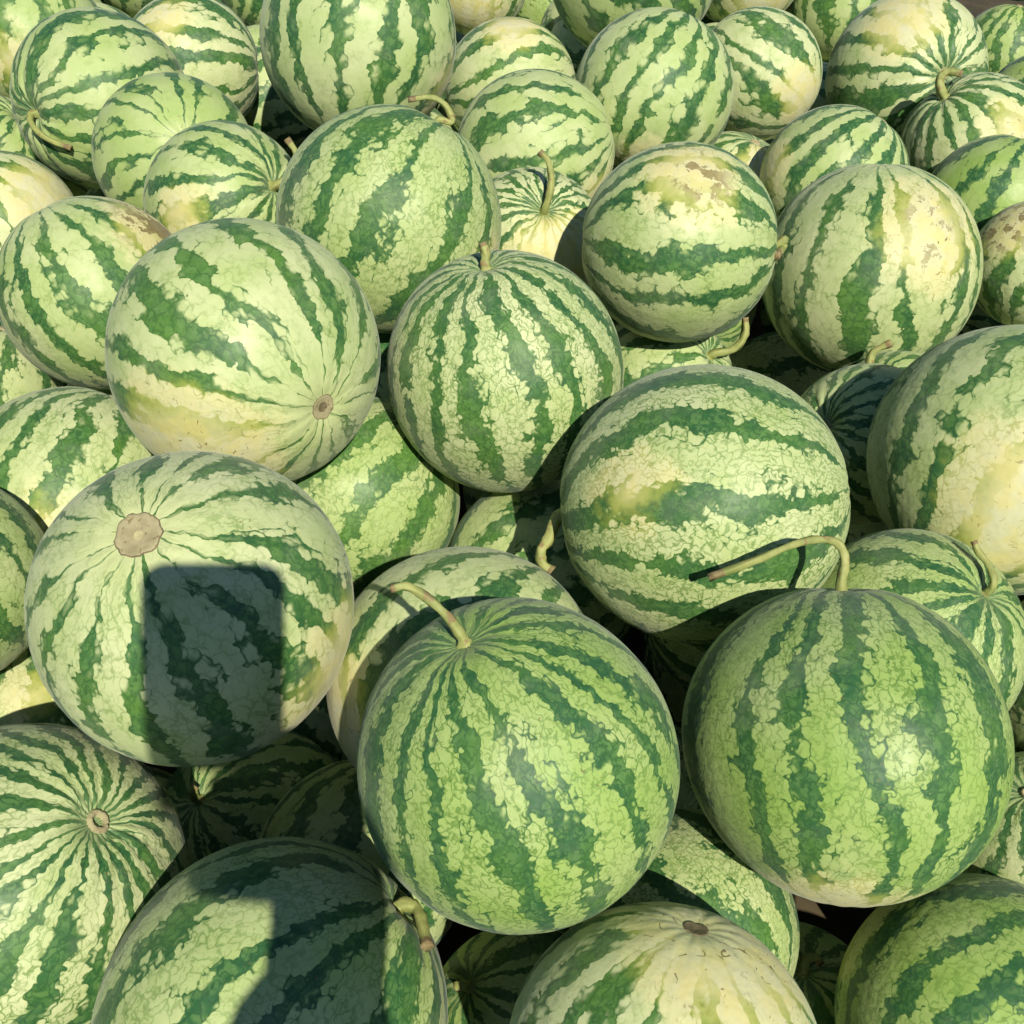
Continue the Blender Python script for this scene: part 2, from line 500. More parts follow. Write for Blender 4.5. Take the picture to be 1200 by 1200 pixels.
# ------------------------------------------------------------------ the melons in view
# centre and radius, stem direction, stripes, netting, paleness, darkness, folds, length,
# belly patch (direction, size, scabs), stem path, stem radius, blossom scar, label
MELONS = [
    ([0.0032, 0.3574, 0.462, 0.087], [-0.326, 0.179, 0.928], 18, 1, 0.2, 0.78, 0.15, 1.03, None, [[-0.0375, 0.0252, 0.0885], [-0.0469, 0.0306, 0.0946], [-0.0563, 0.0336, 0.0988], [-0.0643, 0.0321, 0.0985]], 0.0028, 0.03, 'big dark green watermelon with yellow-green veined bands and thick bent yellow stem'),
    ([0.195, 0.3996, 0.4242, 0.0929], [-0.005, 0.671, 0.741], 15, 1, 0.15, 0.8, 0.1, 0.99, [-0.163, -0.861, -0.482, 0.37, 0.2], [[0.0016, 0.0718, 0.0793], [-0.002, 0.0787, 0.0852], [-0.0113, 0.0824, 0.0853], [-0.0265, 0.0834, 0.0802], [-0.0484, 0.0806, 0.0696], [-0.0758, 0.0773, 0.0583]], 0.003, 0.03, 'largest deep green watermelon with vertical bands under a long arched stem'),
    ([-0.1976, 0.4801, 0.4548, 0.0975], [0.098, 0.325, -0.941], 15, 0.5, 0.8, 0.7, 0, 0.97, [0.908, -0.255, -0.332, 0.48, 0.1], None, 0.0028, 0.145, "pale striped watermelon with big tan blossom scar and a phone's shadow on it"),
    ([0.1342, 0.5909, 0.4444, 0.0994], [-0.981, 0.065, -0.184], 13, 1, 0.75, 0.68, 0.1, 1.03, [-0.611, -0.537, 0.582, 0.15, 0.0], [[-0.1076, -0.0043, -0.0304], [-0.1132, -0.0096, -0.0364], [-0.112, -0.016, -0.0431], [-0.1052, -0.0204, -0.0474]], 0.0046, 0.03, 'cracked cream and green watermelon with level bands and short yellow hooked stem'),
    ([-0.0056, 0.7547, 0.4451, 0.0978], [-0.158, 0.103, 0.982], 17, 0.9, 0.75, 0.65, 0.25, 1.02, None, [[-0.0148, 0.0137, 0.1006], [-0.0173, 0.0175, 0.108]], 0.0042, 0.03, 'round watermelon with upright cream bands and a short pale stub stem on top'),
    ([-0.202, 0.7087, 0.4914, 0.1013], [-0.696, 0.718, -0.02], 14, 0.35, 0.72, 0.5, 0, 0.98, [-0.244, -0.945, -0.219, 0.55, 0.3], None, 0.0034, 0.095, 'pale watermelon with cream scratched belly and small dark-centred blossom scar'),
    ([-0.1334, 0.2776, 0.335, 0.0966], [0.762, 0.479, 0.436], 13, 0.8, 0.5, 0.8, 0.3, 1.02, None, [[0.0789, 0.0437, 0.0394], [0.0836, 0.0323, 0.0415], [0.0874, 0.0179, 0.0443]], 0.0041, 0.03, "watermelon lying in the photographer's shadow with a cut greenish stem stub"),
    ([-0.3046, 0.359, 0.3293, 0.1011], [0.689, 0.033, 0.724], 20, 0.75, 0.88, 0.8, 0.25, 1, None, None, 0.0036, 0.07, 'white and green watermelon with fine lines radiating from a hollow stem scar'),
    ([0.0782, 0.2407, 0.3601, 0.0809], [-0.193, -0.521, -0.831], 14, 0.25, 0.95, 0.45, 0, 1, [0.346, 0.385, 0.855, 0.55, 0.5], None, 0.0025, 0.085, 'very pale cream watermelon with brown scratches beside its dark blossom scar'),
    ([0.2773, 0.2901, 0.2984, 0.0844], [0.813, 0.413, 0.411], 13, 0.8, 0.18, 0.85, 0.1, 1, [-0.733, 0.659, 0.168, 0.35, 0.1], None, 0.003, 0.04, 'dark green watermelon with upright bands and yellow rim below the largest melon'),
    ([0.3839, 0.6689, 0.4212, 0.1025], [-0.394, -0.519, -0.758], 13, 0.5, 0.6, 0.7, 0, 1.03, [-0.23, -0.928, 0.293, 0.53, 0.2], None, 0.0036, 0.04, 'watermelon with round pale islands on green and a large creamy yellow patch'),
    ([0.2846, 0.5367, 0.3594, 0.0815], [0.445, -0.209, 0.871], 13, 0.75, 0.42, 0.76, 0.3, 1, None, [[0.0361, -0.0145, 0.0764], [0.0347, -0.0044, 0.0809], [0.029, 0.0036, 0.0859], [0.0266, 0.0091, 0.0903]], 0.0028, 0.03, 'green watermelon wedged under the yellow-patched melon, thin stem pressed against it'),
    ([-0.0335, 0.4958, 0.3662, 0.0929], [0.698, 0.687, 0.205], 13, 0.4, 0.82, 0.6, 0, 1.02, [-0.926, -0.374, -0.049, 0.66, 0.2], None, 0.003, 0.04, "pale yellow-sided watermelon crossed by the bent stem's shadow"),
    ([-0.1373, 0.7413, 0.3236, 0.0895], [0.539, 0.48, 0.692], 11, 0.6, 0.45, 0.4, 0, 1, None, None, 0.0038, 0.04, 'light lime watermelon sunk below the short-stub melon, striped faintly'),
    ([-0.3692, 0.7064, 0.3483, 0.0963], [0.338, 0.669, 0.662], 13, 0.5, 0.78, 0.6, 0, 1, [0.174, -0.931, 0.321, 0.26, 0.0], None, 0.0039, 0.04, 'pale watermelon behind the tan-scarred melon with broken green bands'),
    ([-0.4071, 0.554, 0.4045, 0.0777], [-0.522, 0.192, 0.831], 14, 0.6, 0.45, 0.8, 0, 1, None, None, 0.0034, 0.04, "deep green watermelon cut by the frame, touching the tan-scarred melon's side"),
    ([-0.396, 0.9295, 0.4179, 0.0908], [0.421, -0.201, -0.885], 15, 0.3, 0.6, 0.66, 0, 1, [0.741, 0.262, 0.619, 0.52, 1.0], None, 0.0044, 0.04, 'watermelon with slim upright stripes and a large brown scabbed corner'),
    ([-0.1175, 0.9815, 0.4671, 0.1067], [0.471, 0.342, 0.813], 12, 0.7, 0.5, 0.72, 0.1, 1, [0.799, -0.509, -0.321, 0.26, 0.0], [[0.0615, 0.0359, 0.0833], [0.0554, 0.0407, 0.0967], [0.0421, 0.0425, 0.104], [0.0208, 0.0402, 0.1025]], 0.0034, 0.03, 'mid green watermelon with slanting spotted bands and a thin hooked brown stem'),
    ([0.1573, 0.9496, 0.4602, 0.0923], [0.995, -0.096, 0.022], 13, 0.4, 0.6, 0.7, 0.1, 1, [-0.0, -0.398, 0.917, 0.4, 0.7], [[0.0972, -0.0072, 0.0089], [0.0962, -0.0105, 0.0019], [0.0838, -0.0411, 0.0093]], 0.0044, 0.03, 'watermelon with level bands and a freckled yellow patch on top'),
    ([0.3847, 1.0615, 0.3703, 0.1138], [-0.003, -0.363, -0.932], 14, 0.4, 0.7, 0.66, 0, 0.98, [0.247, -0.601, 0.76, 0.42, 0.6], None, 0.0049, 0.05, 'grey-green watermelon with vertical bands and a scratched yellow shoulder'),
    ([-0.1866, 1.3842, 0.5091, 0.1194], [0.148, 0.433, 0.889], 14, 0.2, 0.6, 0.75, 0.1, 1.02, [0.867, -0.185, -0.463, 0.31, 0.1], None, 0.0057, 0.04, 'big upright watermelon with jagged green stripes meeting at its base'),
    ([0.0273, 1.2596, 0.4194, 0.0923], [-0.947, -0.004, -0.321], 14, 0.1, 0.6, 0.72, 0, 1.03, [0.766, -0.386, -0.514, 0.48, 0.1], None, 0.0053, 0.04, 'smooth watermelon with level bands behind the tall thin standing stem'),
    ([0.175, 1.3625, 0.45, 0.0983], [0.452, 0.351, 0.82], 15, 0.1, 0.6, 0.72, 0.1, 1, [-0.141, -0.782, -0.607, 0.31, 0.1], None, 0.0057, 0.04, 'watermelon with slanting stripes gathering low, yellowish underside, above the freckled one'),
    ([0.3395, 1.5462, 0.4085, 0.0877], [-0.782, 0.437, 0.445], 13, 0.1, 0.92, 0.6, 0, 1, [0.545, -0.838, 0.012, 0.4, 0.1], None, 0.0065, 0.04, 'cream watermelon with yellow-olive stripes half hidden behind the slant-striped one'),
    ([0.5559, 1.578, 0.395, 0.1091], [0.209, -0.909, 0.361], 14, 0.1, 0.85, 0.7, 0.6, 1, [-0.311, -0.405, 0.86, 0.44, 0.1], None, 0.0068, 0.05, 'yellowish ribbed watermelon with dark flanks and folds meeting at its stem end'),
    ([0.6013, 1.394, 0.3697, 0.0904], [-0.639, 0.045, 0.768], 14, 0.1, 0.85, 0.62, 0.6, 1, [0.165, -0.79, 0.59, 0.35, 0.3], [[-0.0608, 0.0104, 0.08], [-0.0573, 0.0125, 0.0898], [-0.0481, 0.0099, 0.0928], [-0.0365, 0.0048, 0.0914]], 0.0059, 0.03, 'ribbed watermelon with a curled pale stem and a small dark hole'),
    ([0.5765, 1.2284, 0.3621, 0.0848], [0.286, 0.247, 0.926], 12, 0.2, 0.1, 0.92, 0.1, 1, None, None, 0.0057, 0.04, 'dark blue-green watermelon with broad stripes above the brown-crusted one'),
    ([0.3844, 1.2529, 0.3864, 0.0865], [0.585, 0.177, 0.792], 15, 0.1, 0.55, 0.82, 0, 1, [-0.961, -0.165, 0.221, 0.31, 0.0], None, 0.0055, 0.04, 'watermelon with bold slanting dark stripes behind the grey-green melon'),
    ([0.57, 1.0816, 0.3676, 0.0691], [0.156, 0.297, 0.942], 13, 0.1, 0.8, 0.6, 0, 1, [-0.689, -0.051, 0.723, 0.55, 0.8], None, 0.0053, 0.04, 'pale watermelon with a brown crust, beside the grey-green melon'),
    ([0.0205, 1.0982, 0.3835, 0.0805], [0.179, -0.548, 0.817], 21, 0.2, 1, 0.6, 1, 1, [0.411, -0.91, -0.064, 0.88, 0.0], [[0.0178, -0.0395, 0.0756], [0.0194, -0.0309, 0.09], [0.0158, -0.0241, 0.1051], [0.0071, -0.0207, 0.1126]], 0.0041, 0.03, 'small yellow folded watermelon with a tall thin standing stem'),
    ([0.1529, 0.9476, 0.297, 0.0781], [0.623, -0.281, 0.73], 14, 0.3, 0.7, 0.62, 0.4, 1, None, [[0.0635, -0.0219, 0.06], [0.073, -0.0195, 0.0674], [0.0775, -0.0141, 0.0777], [0.0763, -0.007, 0.0889]], 0.0042, 0.03, 'watermelon low between neighbours, its pale stem curling upward beside the freckled one'),
    ([0.2823, 1.3648, 0.3053, 0.09], [0.327, 0.023, 0.945], 13, 0.1, 0.85, 0.6, 0, 1, [0.415, -0.676, 0.609, 0.53, 0.2], None, 0.006, 0.04, 'yellowish watermelon peeping out behind the freckled one'),
    ([0.3251, 0.8019, 0.3359, 0.0734], [-0.744, -0.336, 0.578], 18, 0.2, 0.6, 0.78, 0.8, 1, None, None, 0.0041, 0.06, 'shaded watermelon with deep folds between two large melons'),
    ([-0.3874, 1.2258, 0.4266, 0.0918], [-0.425, 0.744, -0.515], 14, 0.05, 0.35, 0.8, 0, 1, None, None, 0.0054, 0.06, 'light green watermelon with dark rays around a small pink blossom scar'),
    ([-0.3002, 1.0819, 0.437, 0.0841], [0.774, -0.43, 0.464], 14, 0.2, 0.5, 0.76, 0.4, 1, [-0.319, -0.893, 0.317, 0.26, 0.0], [[0.082, -0.0254, 0.0504], [0.0845, -0.0192, 0.0636], [0.0764, -0.0151, 0.0776]], 0.0041, 0.03, 'green watermelon with bands closing in a dark puckered stem end'),
    ([-0.5107, 1.3698, 0.4388, 0.1064], [-0.6, -0.79, 0.124], 14, 0.1, 0.5, 0.76, 0.9, 1, [0.968, -0.204, -0.143, 0.35, 0.0], [[-0.0512, -0.099, 0.0048], [-0.0337, -0.107, -0.0062], [-0.0082, -0.112, -0.0145]], 0.0041, 0.03, 'folded watermelon with wavy level bands and a stem lying on its flank'),
    ([-0.7023, 1.4362, 0.3367, 0.0825], [0.666, 0.003, 0.746], 14, 0.1, 0.4, 0.7, 0.6, 1, None, None, 0.0067, 0.04, "small ribbed watermelon touching the folded melon's stem end"),
    ([-0.594, 1.1856, 0.3559, 0.0893], [-0.402, 0.009, 0.916], 13, 0.1, 1, 0.3, 0, 1, [0.827, -0.218, 0.518, 0.55, 0.1], None, 0.0056, 0.04, 'yellow watermelon with ochre stripes, ripened without green'),
    ([-0.7152, 1.6993, 0.4087, 0.1084], [0.121, 0.242, 0.963], 12, 0.05, 0.5, 0.4, 0, 1, [0.032, -0.998, 0.05, 0.26, 0.0], None, 0.0075, 0.04, 'light lime watermelon with faint broad stripes behind the folded one'),
    ([-0.4417, 1.5471, 0.4198, 0.0929], [0.987, 0.146, -0.066], 14, 0.1, 0.95, 0.6, 0.4, 1, [-0.144, -0.504, 0.851, 0.31, 0.0], None, 0.0066, 0.04, 'cream watermelon with thin yellow-green stripes drawn to a puckered end'),
    ([-0.3651, 1.6633, 0.3241, 0.0831], [0.963, 0.25, 0.104], 13, 0.1, 0.6, 0.75, 0, 1, None, None, 0.0071, 0.04, "watermelon sliver behind the big upright melon's flank"),
    ([-0.0025, 1.5908, 0.3723, 0.0952], [-0.972, -0.171, -0.161], 13, 0.1, 0.8, 0.55, 0, 1, [0.026, -0.186, 0.982, 0.4, 0.1], None, 0.0066, 0.04, 'pale watermelon with level stripes behind the smooth level-banded one'),
    ([-0.0623, 2.1497, 0.3659, 0.0929], [0.206, 0.056, 0.977], 13, 0.1, 0.8, 0.5, 0, 1, [-0.225, -0.963, -0.149, 0.7, 0.4], None, 0.0087, 0.04, 'yellow-bellied watermelon at the rear, beside the big upright melon'),
    ([0.1709, 1.6724, 0.5136, 0.1207], [-0.717, 0.042, 0.696], 14, 0.1, 0.4, 0.76, 0, 1, None, None, 0.0067, 0.04, 'green watermelon with curved bands hanging behind the slant-striped one'),
    ([-0.4329, 2.1173, 0.3747, 0.0961], [0.566, 0.115, 0.816], 12, 0.1, 0.5, 0.6, 0, 1, None, None, 0.0087, 0.04, 'olive green watermelon between cream melon and big upright melon'),
    ([0.5839, 2.0647, 0.3508, 0.0948], [0.126, 0.444, 0.887], 14, 0.1, 0.5, 0.55, 0, 1, None, None, 0.0087, 0.04, 'light green mottled watermelon beside the yellowish ribbed one'),
    ([0.4065, 2.058, 0.4184, 0.1033], [0.008, 0.04, 0.999], 13, 0.1, 0.75, 0.5, 0, 1, [0.168, -0.94, -0.297, 0.53, 0.0], None, 0.0084, 0.04, 'yellow-green watermelon at the rear behind the cream one'),
    ([0.8324, 1.9135, 0.3168, 0.0756], [0.123, 0.152, 0.981], 15, 0.1, 0.3, 0.55, 0, 1, None, None, 0.0085, 0.04, "bright green upright-striped watermelon at the heap's back edge"),
    ([0.7941, 1.6564, 0.3229, 0.0777], [0.839, -0.212, 0.502], 12, 0.1, 0.1, 0.9, 0, 1, None, None, 0.0075, 0.04, 'dark watermelon sliver behind the ribbed curled-stem melon'),
    ([0.1105, 0.3609, 0.2811, 0.0735], [-0.753, 0.658, -0.002], 11, 1, 0.62, 0.7, 0, 1, None, None, 0.003, 0.04, 'cracked cream watermelon in the sunlit gap under the two largest melons'),
    ([0.3607, 0.409, 0.2886, 0.0673], [-0.411, 0.132, 0.902], 18, 0.6, 0.7, 0.75, 0.3, 1, None, None, 0.0033, 0.04, "pale fine-lined watermelon squeezed under the largest melon's side"),
    ([0.0303, 0.7001, 0.2691, 0.0894], [-0.895, -0.36, -0.262], 13, 0.4, 0.6, 0.65, 0, 1, None, None, 0.0038, 0.04, 'sunlit scrap of watermelon deep in the gap below the stub-stem melon'),
    ([-0.2101, 0.5111, 0.1642, 0.0798], [-0.409, -0.259, 0.875], 14, 0.4, 0.5, 0.75, 0.2, 1, None, [[-0.0327, -0.0204, 0.0771], [-0.0312, -0.0167, 0.0785]], 0.0039, 0.03, 'buried watermelon in deep shade with a pale stem dot below the tan-scarred melon'),
    ([-0.3799, 0.5575, 0.2365, 0.0765], [-0.133, 0.572, 0.81], 13, 0.3, 0.9, 0.5, 0, 1, [0.277, -0.338, 0.899, 0.2, 0.0], None, 0.0038, 0.04, 'yellow watermelon glimpsed under the tan-scarred melon'),
    ([-0.1077, 0.4301, 0.2376, 0.0763], [0.135, 0.734, 0.666], 13, 0.3, 0.5, 0.75, 0, 1, None, None, 0.0033, 0.04, 'unlit watermelon deep in the shadow below the yellow-sided melon'),
    ([0.3929, 0.9098, 0.2841, 0.0704], [-0.551, -0.05, 0.833], 14, 0.2, 0.5, 0.7, 0.2, 1, None, [[-0.0403, 0.0041, 0.0666], [-0.0362, 0.0093, 0.0771], [-0.0215, 0.0092, 0.0861]], 0.0044, 0.03, 'shaded watermelon with a stubby brown-tipped stem below the grey-green one'),
    ([0.0069, 0.3326, 0.203, 0.0649], [-0.546, -0.004, 0.838], 13, 0.3, 0.4, 0.8, 0, 1, None, [[-0.039, -0.0017, 0.0596], [-0.0424, -0.0015, 0.0568]], 0.0038, 0.03, 'unlit watermelon with a pale cut stem between cream melon and shadowed melon'),
    ([0.1939, 0.3465, 0.1784, 0.0656], [-0.012, 0.04, 0.999], 13, 0.3, 0.4, 0.8, 0, 1, None, [[0.0001, 0.0074, 0.0724], [0.0074, 0.0091, 0.0713], [0.0097, 0.0042, 0.0718]], 0.0035, 0.03, 'unlit watermelon with a curled stem in the hole under the largest melon'),
    ([-0.588, 1.015, 0.2425, 0.0788], [0.323, 0.477, 0.817], 12, 0.3, 0.7, 0.6, 0, 1, None, None, 0.0053, 0.04, 'watermelon scrap in the gap between brown-cornered melon and its pale neighbour'),
    ([-0.689, 2.2083, 0.384, 0.0994], [0.289, 0.111, 0.951], 13, 0.1, 0.5, 0.75, 0, 1, None, None, 0.0093, 0.04, "green watermelon at the heap's back, behind the folded one"),
]
FILL = [  # x, y, z, radius, how much of it peeps through the gaps
    (-0.133,0.276,0.147,0.095,0), (-0.306,0.359,0.136,0.095,0), (0.316,0.267,0.130,0.093,0), (0.284,0.536,0.185,0.095,0),
    (-0.372,0.708,0.160,0.095,0), (-0.396,0.929,0.235,0.095,0), (-0.117,0.982,0.269,0.095,1), (-0.189,1.385,0.298,0.095,0),
    (0.339,1.547,0.230,0.093,0), (0.556,1.578,0.194,0.095,0), (0.600,1.397,0.188,0.094,1), (0.557,1.215,0.186,0.096,1),
    (0.581,1.032,0.214,0.095,1), (0.020,1.094,0.211,0.095,0), (0.153,0.948,0.126,0.096,0), (0.228,1.404,0.135,0.095,1),
    (-0.378,1.229,0.243,0.095,0), (-0.281,1.070,0.263,0.094,0), (-0.503,1.374,0.239,0.096,0), (-0.705,1.440,0.161,0.095,0),
    (-0.594,1.185,0.174,0.095,0), (-0.721,1.701,0.208,0.095,1), (-0.371,1.664,0.150,0.094,0), (-0.011,1.589,0.185,0.095,0),
    (-0.043,2.151,0.182,0.094,0), (0.171,1.672,0.300,0.096,0), (-0.431,2.119,0.187,0.094,0), (0.584,2.064,0.163,0.096,1),
    (0.833,1.912,0.148,0.096,0), (0.789,1.659,0.153,0.095,0), (0.416,0.420,0.144,0.090,0), (0.033,0.699,0.091,0.091,0),
    (-0.079,0.565,0.089,0.083,0), (0.395,0.895,0.122,0.095,1), (-0.591,1.018,0.083,0.083,0), (-0.686,2.205,0.192,0.096,0),
    (-0.050,0.150,0.075,0.075,0), (-0.313,0.210,0.069,0.070,0), (0.286,0.134,0.061,0.062,0), (-0.525,0.761,0.085,0.086,0),
    (-0.396,0.927,0.071,0.071,0), (-0.186,1.387,0.111,0.095,1), (0.284,1.658,0.093,0.095,0), (0.580,1.730,0.091,0.093,0),
    (0.710,1.271,0.106,0.094,1), (0.159,1.145,0.098,0.094,0), (0.103,1.344,0.063,0.064,0), (-0.380,1.226,0.075,0.075,0),
    (-0.503,1.374,0.074,0.072,0), (-0.831,1.337,0.087,0.086,0), (-0.729,1.152,0.076,0.078,0), (-0.583,1.643,0.096,0.095,0),
    (-0.339,1.812,0.077,0.078,0), (-0.178,1.603,0.099,0.096,0), (0.012,1.998,0.093,0.094,0), (0.113,1.738,0.130,0.098,0),
    (-0.363,2.261,0.092,0.093,0), (0.487,1.945,0.080,0.082,0), (0.965,1.832,0.076,0.077,0), (0.904,1.554,0.081,0.079,0),
    (0.527,0.508,0.070,0.072,0), (-0.799,2.321,0.096,0.095,0), (-0.830,2.030,0.101,0.101,1), (0.485,0.089,0.110,0.110,0),
    (-0.809,0.518,0.105,0.105,0), (0.541,0.177,0.299,0.107,0), (0.879,0.966,0.100,0.100,0), (-1.070,1.720,0.103,0.103,0),
    (0.990,1.363,0.104,0.104,0), (1.109,1.758,0.169,0.109,0), (1.271,2.242,0.110,0.110,0), (-0.934,1.020,0.105,0.105,0),
    (1.158,2.117,0.239,0.107,0), (0.827,1.184,0.241,0.109,0), (-1.131,1.974,0.105,0.105,0), (-0.695,0.031,0.105,0.105,0),
    (-0.312,0.137,0.229,0.109,0), (-1.180,2.409,0.102,0.102,0), (-0.032,1.821,0.237,0.105,1), (0.552,0.768,0.100,0.100,1),
    (-0.034,-0.007,0.152,0.104,0), (0.467,1.747,0.250,0.106,1), (-0.459,0.184,0.367,0.103,0), (0.845,0.889,0.289,0.109,0),
    (0.700,0.774,0.389,0.101,0), (-1.033,1.858,0.246,0.102,0), (0.239,1.994,0.110,0.110,1), (-0.659,0.458,0.238,0.106,0),
    (0.831,0.411,0.109,0.109,0), (-1.052,1.517,0.105,0.105,0), (-0.196,2.317,0.179,0.107,1), (-0.518,2.389,0.105,0.105,1),
    (0.509,0.594,0.227,0.107,1), (0.653,0.320,0.178,0.106,0), (-0.801,0.823,0.107,0.107,0), (0.805,0.602,0.191,0.107,0),
    (0.723,2.342,0.109,0.109,1), (0.926,1.536,0.258,0.102,0), (1.253,1.980,0.103,0.103,0), (-0.908,1.163,0.253,0.109,0),
    (1.101,2.389,0.107,0.107,0), (0.176,0.036,0.142,0.106,0), (-1.277,2.128,0.102,0.102,0), (1.036,1.115,0.105,0.105,0),
    (0.566,0.400,0.358,0.106,0), (-0.978,1.423,0.275,0.107,0), (-0.480,-0.009,0.109,0.109,0), (0.674,0.003,0.103,0.103,0),
    (-0.747,1.035,0.318,0.102,0), (0.828,1.307,0.420,0.108,0), (0.159,2.196,0.110,0.110,1), (1.055,1.962,0.334,0.106,0),
    (0.148,2.058,0.292,0.100,1), (-1.131,2.163,0.233,0.101,0), (-0.724,0.760,0.299,0.107,0), (-0.138,1.190,0.108,0.108,1),
    (-1.011,1.275,0.104,0.104,0), (-0.567,0.168,0.187,0.103,0), (0.467,2.226,0.108,0.108,1), (-0.589,0.369,0.418,0.106,0),
    (0.378,2.249,0.302,0.110,1), (0.077,0.497,0.168,0.108,1), (-0.203,2.076,0.101,0.101,1), (-0.112,0.833,0.101,0.101,1),
    (-1.041,1.978,0.417,0.105,0), (0.232,0.722,0.104,0.104,1), (-0.214,1.768,0.320,0.104,1), (0.343,-0.061,0.227,0.107,0),
    (0.032,2.399,0.109,0.109,1), (-0.247,-0.031,0.109,0.109,0), (0.763,1.039,0.421,0.109,0), (-0.917,1.783,0.406,0.106,0),
    (-0.579,1.581,0.285,0.105,1), (0.162,1.864,0.332,0.104,1), (1.147,1.559,0.108,0.108,0), (-0.880,1.488,0.449,0.101,0),
    (-0.868,1.807,0.101,0.101,1), (-0.845,1.566,0.106,0.106,1), (-0.642,0.636,0.437,0.101,0), (-0.722,0.295,0.106,0.106,0),
    (-0.843,2.085,0.300,0.108,1), (-0.663,1.890,0.106,0.106,1), (0.186,1.152,0.297,0.105,1), (-0.834,1.289,0.400,0.100,0),
    (0.611,0.591,0.417,0.105,0), (0.996,1.706,0.347,0.107,0), (-0.699,1.879,0.305,0.101,1), (0.941,0.754,0.101,0.101,0),
    (-0.685,0.900,0.467,0.107,0), (0.361,1.173,0.105,0.105,1), (0.602,2.273,0.269,0.101,1), (0.087,2.253,0.297,0.105,1),
    (-0.986,1.636,0.274,0.106,0), (-0.185,1.964,0.270,0.102,1), (0.242,2.406,0.106,0.106,1), (-0.221,2.092,0.463,0.103,0),
    (-0.133,1.195,0.326,0.110,1), (1.043,2.104,0.462,0.090,0), (-0.430,1.942,0.253,0.097,1), (0.727,1.484,0.091,0.091,1),
    (-0.849,2.282,0.271,0.091,1), (0.084,1.454,0.271,0.091,1), (0.774,0.187,0.094,0.094,0), (-0.511,2.271,0.261,0.093,1),
    (-0.122,0.069,0.307,0.091,0), (0.619,1.881,0.208,0.100,1), (0.229,2.045,0.455,0.083,0), (0.853,1.978,0.465,0.081,0),
    (-1.240,1.816,0.086,0.086,0), (0.345,0.121,0.249,0.081,0), (-0.915,0.665,0.081,0.081,0), (-0.161,1.563,0.279,0.087,1),
    (-0.204,0.675,0.082,0.082,1), (0.465,0.771,0.262,0.082,1), (-0.824,1.994,0.472,0.088,0), (0.356,1.968,0.263,0.083,1),
    (0.974,1.354,0.289,0.085,0), (-0.876,0.921,0.253,0.085,0), (0.074,0.056,0.298,0.082,0), (0.191,0.659,0.273,0.081,1),
    (0.430,1.339,0.156,0.084,1), (0.656,0.923,0.089,0.089,1), (0.030,0.875,0.225,0.081,1), (0.135,1.546,0.084,0.084,1),
    (-0.348,0.530,0.082,0.082,1), (0.933,1.877,0.405,0.063,0),
]

GROUP = 'watermelons heaped in the sun'


def build_melon(idx, row):
    (cx, cy, cz, R), ax, n, vein, pale, dark, ribs, elong, spot, stem, sr, scar, label = row
    seed = 11.0 + idx * 1.37
    root = bpy.data.objects.new('watermelon', None)
    COL.objects.link(root)
    root.empty_display_size = 0.02
    root.location = (cx, cy, cz)
    axis = Vector(ax).normalized()
    q = axis.to_track_quat('Z', 'Y') @ Quaternion((0, 0, 1), idx * 2.1)
    root.rotation_mode = 'QUATERNION'
    root.rotation_quaternion = q
    root['label'] = label
    root['category'] = 'watermelon'
    root['group'] = GROUP
    inv = q.inverted()
    eq = elong ** -0.33
    sh = Shape(R * eq, idx + 3, elong, ribs, n, scar)
    rind = bpy.data.objects.new('rind', rind_mesh(sh, 104, 68))
    COL.objects.link(rind)
    rind.parent = root
    sv, ssz, scb = (0, 0, 1), 0.0, 0.0
    if spot:
        sv = inv @ Vector(spot[:3])
        ssz, scb = spot[3], spot[4]
    set_look(rind, seed, n, vein, pale, dark, sv, ssz, scb)
    # blossom scar
    v, f = scar_mesh(sh, scar, seed, 0.0006)
    o = link_mesh('blossom_scar', v, f, SCAR if scar > 0.09 or idx % 3 == 0 else SCAR_DARK, root)
    o.data.materials.append(SCAR_DARK)
    o.data.materials.append(SCAR_LIGHT)
    for k, p in enumerate(o.data.polygons):
        if k // 40 >= 5:
            p.material_index = 1
        elif scar < 0.12 and k // 40 < 2:
            p.material_index = 1
        elif scar >= 0.12 and k // 40 < 1:
            p.material_index = 2
    pole = Vector(sh.pts(np.array([0.0]), np.array([0.0]))[0])
    if stem:
        pts = [pole - Vector((0, 0, 0.003))] + [inv @ Vector(s) for s in stem]
        # leave the rind squarely
        first = pole + Vector((0, 0, 1)) * min(0.012, 0.35 * (pts[1] - pole).length)
        pts.insert(1, first)
        v, f, nn, S = stem_mesh(pts, sr, idx)
        o = link_mesh('stem', v, f, STEM, root)
        o.data.materials.append(STEM_DRY)
        for p in o.data.polygons:
            if min(p.vertices) >= (nn - 3) * S:
                p.material_index = 1
    else:
        v, f = stem_scar_mesh(sh, 0.075, seed)
        link_mesh('stem_scar', v, f, SCAR, root)
    return root


for i, row in enumerate(MELONS):
    build_melon(i, row)

